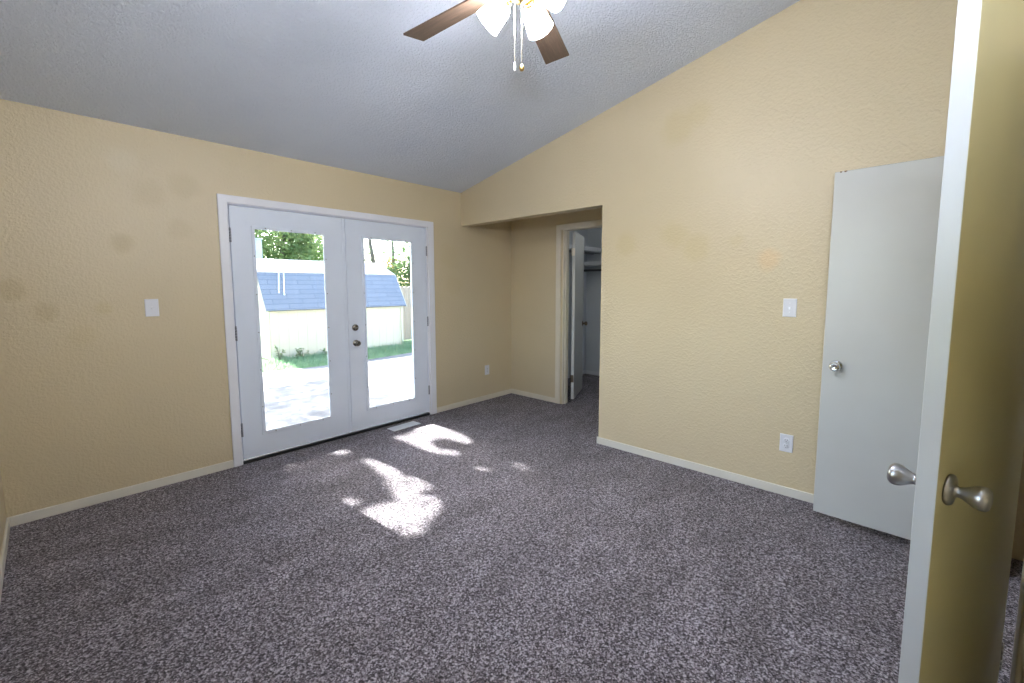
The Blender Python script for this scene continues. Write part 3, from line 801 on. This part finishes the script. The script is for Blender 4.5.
# ------------------------------------------------------------------ outdoors
ZG = -0.10
def ground():
    tag(fix_normals(MB().box(-14, 30, 0.20, 40, ZG - 0.25, ZG - 0.03).build('floor_yard', m_lawn)), 'green yard ground beyond the patio', 'ground', None, 'structure')
    p = [(-6, 0.20), (12, 0.20), (12, 4.85), (9, 4.80), (7.2, 4.75), (6.4, 4.70), (5.2, 4.52), (4.3, 4.45), (3.4, 4.55), (2.6, 4.70), (1.0, 4.7), (-6, 4.9)]
    tag(fix_normals(MB().prism(p, 'z', ZG - 0.1, ZG).build('floor_patio', m_concrete)), 'sunlit concrete patio outside the french doors', 'patio', None, 'structure')
ground()

def grass():
    b = MB()
    r = random.Random(3)
    n = 0
    while n < 11000:
        x, y = r.uniform(2.4, 9.2), r.uniform(4.40, 5.88)
        edge = 4.50 + max(0, x - 4.3) * 0.10 + 0.12 * math.sin(x * 3.1)
        if y < edge and r.random() > 0.06: continue
        if 3.4 < x < 6.75 and y > 5.92: continue
        t = (y - 4.5) / 1.4
        h = r.uniform(0.05, 0.12) * (0.6 + 0.8 * t) * (1.6 if x > 6.6 else 1.0)
        a = r.uniform(0, 2 * math.pi); lean = r.uniform(0.1, 0.7) * h
        dx, dy = math.cos(a), math.sin(a); w = r.uniform(0.006, 0.013)
        z0 = ZG - 0.035
        b.add([(x - dy * w, y + dx * w, z0), (x + dy * w, y - dx * w, z0), (x + dx * lean, y + dy * lean, z0 + h)], [(0, 1, 2)])
        n += 1
    tag(b.build('grass', m_grass), 'strip of short green grass along the foot of the shed', 'grass', None, 'stuff')
grass()

def weed(x, y, h, nl, sp, label, mat):
    d = empty('weed', (x, y, ZG - 0.03))
    tag(d, label, 'plant', 'weeds outside the doors')
    r = random.Random(int(x * 1000))
    st, lf = MB(), MB()
    for k in range(nl):
        a = r.uniform(0, 6.28); q = r.uniform(0.5, 1.0)
        tip = Vector((math.cos(a) * sp * r.uniform(0.3, 1), math.sin(a) * sp * r.uniform(0.3, 1), h * q))
        st.tube([(0, 0, 0), tip * 0.5 + Vector((0, 0, h * 0.12)), tip], [0.006, 0.004, 0.002], 5)
        for i in range(7):
            p = tip * (0.35 + 0.65 * i / 6); b2 = r.uniform(0, 6.28)
            lf.leaf(p, (math.cos(b2), math.sin(b2), r.uniform(-0.2, 0.7)), r.uniform(0.06, 0.10), 0.5, r.uniform(-0.6, 0.6))
    st.build('stem', m_bark, d); lf.build('foliage', mat, d)
weed(3.56, 5.72, 0.40, 6, 0.09, 'spindly green weed at the left front corner of the shed', m_leaf_lime)
weed(4.02, 5.74, 0.26, 8, 0.16, 'low leafy weed near the middle of the left glass, against the shed', m_leaf_lime)
weed(4.62, 5.72, 0.16, 7, 0.20, 'small bushy weed by the shed wall at the right of the left glass', m_leaf_lime)
weed(3.35, 2.35, 0.14, 6, 0.14, 'pale dry weed growing from the patio close to the doors', m_leaf_lime)

def shed():
    d = empty('shed', (5.12, 7.20, ZG))
    tag(d, 'cream garden shed with blue shingled gambrel roof across the patio', 'shed')
    o = lambda z: z - ZG
    # body, outline in y,z about the ridge line
    p = [(-1.23, 0.0), (1.23, 0.0), (1.23, o(0.99)), (0.80, o(1.72)), (0.0, o(2.05)), (-0.80, o(1.72)), (-1.23, o(0.99))]
    fix_normals(MB().prism(p, 'x', -1.66, 1.62).build('walls', m_siding, d))
    MB().box(-1.63, 1.61, -1.255, -1.23, o(0.90), o(0.985)).build('frieze_board', m_siding, d)
    for x in (-1.635, 1.575):
        MB().box(x, x + 0.06, -1.25, -1.20, 0.0, o(0.95)).build('corner_board', m_siding, d)
    def slope(y0, z0, y1, z1):
        n = Vector((z1 - z0, -(y1 - y0))).normalized()
        if n.y < 0: n = -n
        t = 0.035
        return [(y0, o(z0)), (y1, o(z1)), (y1 + n.x * t, o(z1) + n.y * t), (y0 + n.x * t, o(z0) + n.y * t)]
    for nm, q in (('lower_roof', slope(-1.29, 0.935, -0.80, 1.745)), ('upper_roof', slope(-0.83, 1.735, 0.0, 2.075)), ('upper_roof', slope(0.83, 1.735, 0.0, 2.075)), ('lower_roof', slope(1.29, 0.935, 0.80, 1.745))):
        fix_normals(MB().prism(q, 'x', -1.72, 1.70).build(nm, m_shingle, d))
    for x in (-1.74, 1.70):
        for q in (slope(-1.29, 0.915, -0.80, 1.725), slope(-0.83, 1.715, 0.0, 2.055)):
            fix_normals(MB().prism(q, 'x', x, x + 0.022).build('rake_trim', m_siding, d))
    # door trim line on the front wall
    MB().box(0.095, 0.110, -1.238, -1.229, 0.04, o(0.90)).build('door_seam', m_slot, d)
    return d
shed()

def straps():
    for x, zb, lab in ((-1.265, 1.33, 'left white strap hanging over the blue shed roof, the shorter one'), (-1.165, 1.285, 'right white strap hanging over the blue shed roof, the longer one')):
        X = 5.12 + x
        s = empty('strap', (X, 7.20 - 0.80, 1.80))
        tag(s, lab, 'strap', 'straps on the shed roof')
        w, b = 0.013, MB()
        y0, z0 = 7.20 - 0.80, 1.745
        sl = (1.745 - 0.935) / 0.49
        pts = [(0.75, 0.32), (0.0, 0.0)]
        k = (zb - 1.745) / (0.935 - 1.745)
        P0 = Vector((0, 7.20 - 0.05, 2.075 - 0.0)); 
        path = [(7.15, 2.06 + 0.052), (6.375, 1.745 + 0.052), (6.39 - 0.49 * k - 0.045, zb + 0.035)]
        for i in range(2):
            (ya, za), (yb, zb2) = path[i], path[i + 1]
            xa, xb = (0.0, 0.0) if i == 0 else (0.0, -0.12)
            ya, yb = ya - s.location.y, yb - s.location.y
            b.add([(xa - w, ya, za - 1.80), (xa + w, ya, za - 1.80), (xb + w, yb, zb2 - 1.80), (xb - w, yb, zb2 - 1.80),
                   (xa - w, ya, za - 1.794), (xa + w, ya, za - 1.794), (xb + w, yb - 0.004, zb2 - 1.796), (xb - w, yb - 0.004, zb2 - 1.796)],
                  [(0, 1, 2, 3), (4, 5, 6, 7), (0, 1, 5, 4), (1, 2, 6, 5), (2, 3, 7, 6), (3, 0, 4, 7)])
        fix_normals(b.build('webbing', m_strap, s))
        y, z = path[2][0] - s.location.y, path[2][1] - 1.80
        MB().box(-0.12 - w * 1.3, -0.12 + w * 1.3, y - 0.016, y - 0.004, z - 0.05, z - 0.01).build('buckle', m_strap, s, 0.003)
straps()

def fence():
    d = empty('fence', (7.0, 6.9, ZG - 0.03))
    tag(d, 'weathered brown board fence to the right of the shed', 'fence')
    b = MB(); r = random.Random(5)
    x = 0.0
    while x < 4.5:
        w = 0.138
        h = 1.58 + r.uniform(-0.015, 0.015)
        b.prism([(x, 0.02), (x + w, 0.02), (x + w, h - 0.03), (x + w - 0.03, h), (x + 0.03, h), (x, h - 0.03)], 'y', -0.01, 0.01)
        x += w + 0.008
    fix_normals(b.build('board_panel', m_fence, d))
    for z in (0.35, 1.25):
        MB().box(0.0, 4.5, 0.01, 0.05, z, z + 0.09).build('rail', m_fence, d)
    for x in (0.03, 2.25, 4.4):
        MB().box(x, x + 0.09, 0.05, 0.14, 0.0, 1.62).build('post', m_fence, d)
fence()

def white_post():
    d = empty('square_post', (4.19, 8.75, ZG - 0.03))
    tag(d, 'square white post rising behind the left end of the shed roof', 'post')
    MB().box(-0.09, 0.09, -0.09, 0.09, 0.0, 2.82).build('shaft', m_post, d, 0.006)
    MB().box(-0.11, 0.11, -0.11, 0.11, 2.82, 2.85).build('cap', m_post, d, 0.006)
white_post()

def tree(name, x, y, pts, rads, branches, clouds, mat, label, seed, cat='tree'):
    """pts: the trunk's line; branches: other lines; clouds: (cx, cy, cz, rx, ry, rz, number, size)"""
    d = empty(name, (x, y, ZG - 0.03))
    tag(d, label, cat, 'trees behind the shed')
    r = random.Random(seed)
    t = MB().tube(pts, rads, 10)
    for bp_, br_ in branches: t.tube(bp_, br_, 7)
    t.build('trunk', m_bark, d)
    b = MB()
    for (cx, cy, cz, rx, ry, rz, n, s) in clouds:
        for _ in range(n):
            while True:
                p = Vector((r.uniform(-1, 1), r.uniform(-1, 1), r.uniform(-1, 1)))
                if p.length <= 1: break
            p = Vector((cx + p.x * rx, cy + p.y * ry, cz + p.z * rz))
            a = r.uniform(0, 6.28)
            b.leaf(p, (math.cos(a), math.sin(a), r.uniform(-0.9, 0.4)), s * r.uniform(0.7, 1.3), 0.6, r.uniform(-1.2, 1.2))
    b.build('foliage', mat, d)
    return d

tree('tree', 5.35, 10.2, [(0, 0, 0), (0.05, 0, 1.2), (-0.05, 0, 2.4), (0.1, 0, 3.6)], [0.10, 0.085, 0.07, 0.04],
     [([(-0.02, 0, 2.0), (0.35, 0.1, 2.7), (0.7, 0.1, 3.4)], [0.05, 0.035, 0.02]), ([(0, 0, 1.7), (-0.4, 0.1, 2.5), (-0.7, 0, 3.3)], [0.05, 0.03, 0.02])],
     [(-0.3, 0, 3.0, 1.1, 0.8, 1.0, 2600, 0.135), (0.6, 0.2, 2.8, 0.8, 0.8, 0.9, 1800, 0.135)], m_leaf_green,
     'leafy green tree directly behind the shed, left glass, trunk in view', 11)
tree('tree', 6.98, 11.9, [(0, 0, 0), (0.03, 0, 1.4), (0.0, 0, 2.6), (-0.1, 0, 3.7)], [0.09, 0.075, 0.06, 0.03],
     [([(0, 0, 1.8), (0.4, 0, 2.6)], [0.04, 0.02])],
     [(-0.1, 0, 2.7, 0.85, 0.8, 0.95, 2300, 0.135)], m_leaf_lime, 'paler lime green tree behind the shed, right part of left glass', 12)
tree('tree', 4.0, 12.6, [(0, 0, 0), (0, 0, 2.0), (0.1, 0, 4.0)], [0.12, 0.09, 0.05], [([(0, 0, 2), (0.6, 0, 3.2)], [0.05, 0.02])],
     [(0.4, 0, 3.4, 1.6, 0.9, 1.4, 3200, 0.15)], m_leaf_lime, 'farthest lime green tree, behind the white post', 13)
tree('tree', 8.55, 10.2, [(0.05, 0, 0), (0.02, 0, 1.4), (-0.14, 0, 2.4), (-0.34, 0, 3.6)], [0.10, 0.09, 0.075, 0.05],
     [([(-0.10, 0, 2.2), (0.1, 0, 2.9), (0.5, 0, 3.4)], [0.03, 0.02, 0.01])],
     [(-0.55, 0.3, 2.15, 0.6, 0.4, 0.5, 420, 0.12), (0.1, 0.2, 2.95, 1.1, 0.5, 0.55, 420, 0.10)], m_leaf_dark, 'sparse tree with a leaning trunk at the left of the right glass', 14)
tree('tree', 10.19, 11.6, [(0, 0, 0), (0.0, 0, 1.8), (-0.08, 0, 2.6), (-0.12, 0, 3.7)], [0.09, 0.08, 0.07, 0.05], [],
     [(-0.15, 0, 2.35, 0.45, 0.3, 0.45, 420, 0.12), (-0.35, 0, 2.05, 0.4, 0.3, 0.3, 260, 0.12)], m_leaf_gold, 'thin tree with yellow leaves in the middle of the right glass', 15)
tree('bush', 9.05, 9.0, [(0, 0, 0), (0, 0, 1.4), (0.05, 0, 2.6)], [0.06, 0.045, 0.02], [([(0, 0, 0.8), (-0.5, 0, 1.8)], [0.03, 0.015])],
     [(-0.25, 0, 1.95, 0.75, 0.5, 0.55, 900, 0.12), (0.05, 0, 2.6, 0.45, 0.4, 0.7, 500, 0.12)], m_leaf_dark, 'tall green bush above the fence in the right glass', 16, 'bush')

def added_shade_tree():
    """an unseen tree added left of the shed, its crown shaped to dapple the carpet"""
    lit = [  # sunlit carpet patches that the added crown leaves gaps for
        [(1.99, -0.50), (2.07, -0.72), (2.09, -1.09), (2.11, -1.43), (2.04, -1.47), (1.96, -1.48), (1.96, -1.73), (1.84, -1.76), (1.69, -1.89), (1.57, -1.89), (1.55, -1.66), (1.54, -1.38), (1.61, -1.33), (1.79, -1.44), (1.85, -1.14), (1.92, -1.09), (1.96, -0.8)],
        [(2.71, -0.20), (2.95, -0.20), (3.02, -0.48), (2.92, -0.77), (2.91, -1.01), (2.79, -1.03), (2.76, -0.81), (2.66, -0.70)],
        [(2.44, -0.28), (2.66, -0.36), (2.65, -0.70), (2.56, -0.83), (2.65, -1.07), (2.57, -1.17), (2.46, -0.95), (2.44, -0.72)],
        [(1.46, -0.20), (1.58, -0.22), (1.54, -0.42), (1.45, -0.40)],
        [(1.83, -0.22), (2.00, -0.25), (2.01, -0.39), (1.86, -0.41)],
        [(1.49, -1.05), (1.56, -1.06), (1.58, -1.30), (1.51, -1.31)],
        [(2.47, -1.25), (2.55, -1.53), (2.51, -1.58), (2.46, -1.36)],
        [(2.73, -1.54), (2.82, -1.57), (2.78, -1.75), (2.72, -1.68)]]
    def inside(x, y, poly):
        c = False; j = len(poly) - 1
        for i in range(len(poly)):
            if (poly[i][1] > y) != (poly[j][1] > y) and x < (poly[j][0] - poly[i][0]) * (y - poly[i][1]) / (poly[j][1] - poly[i][1]) + poly[i][0]: c = not c
            j = i
        return c
    r = random.Random(21)
    base = Vector((-0.9, 7.3, ZG - 0.03))
    d = empty('added_shade_tree', base)
    tag(d, 'unseen leafy tree added left of the shed to dapple the sunlight', 'tree')
    t = MB().tube([(0, 0, 0), (0.1, 0, 2.0), (0.3, 0, 3.6), (0.9, -0.1, 5.0), (1.6, -0.2, 6.2)], [0.20, 0.17, 0.15, 0.10, 0.05], 12)
    for e in ((2.6, -0.6, 6.0), (3.0, 0.3, 6.3), (1.2, -1.0, 6.4), (2.2, 0.6, 6.8)):
        t.tube([(0.5, 0, 4.1), ((0.5 + e[0]) / 2, e[1] * 0.5, 5.3), e], [0.08, 0.05, 0.02], 8)
    t.build('trunk', m_bark, d)
    b = MB()
    g = SUN_DIR
    n = 0
    while n < 9000:
        fx, fy, z = r.uniform(0.9, 3.5), r.uniform(-3.3, 3.3), r.uniform(4.9, 7.1)
        if fy > 0.1 and r.random() < (0.95 if fy < 1.1 else 0.72): continue
        s = r.uniform(0.10, 0.19)
        if any(inside(fx + ox, fy + oy, q) for q in lit for ox, oy in ((0, 0), (0.02, 0), (-0.02, 0))) and r.random() > (0.006 if fy > -1.2 else 0.02): continue
        k = z / -g.z
        p = Vector((fx, fy, 0)) - g * k
        a = r.uniform(0, 6.28); dv = Vector((math.cos(a), math.sin(a), r.uniform(-0.3, 0.3))).normalized()
        b.leaf(p - dv * s * 0.5 - base, dv, s, 0.75, r.uniform(-0.5, 0.5))
        n += 1
    b.build('foliage', m_leaf_green, d)
added_shade_tree()
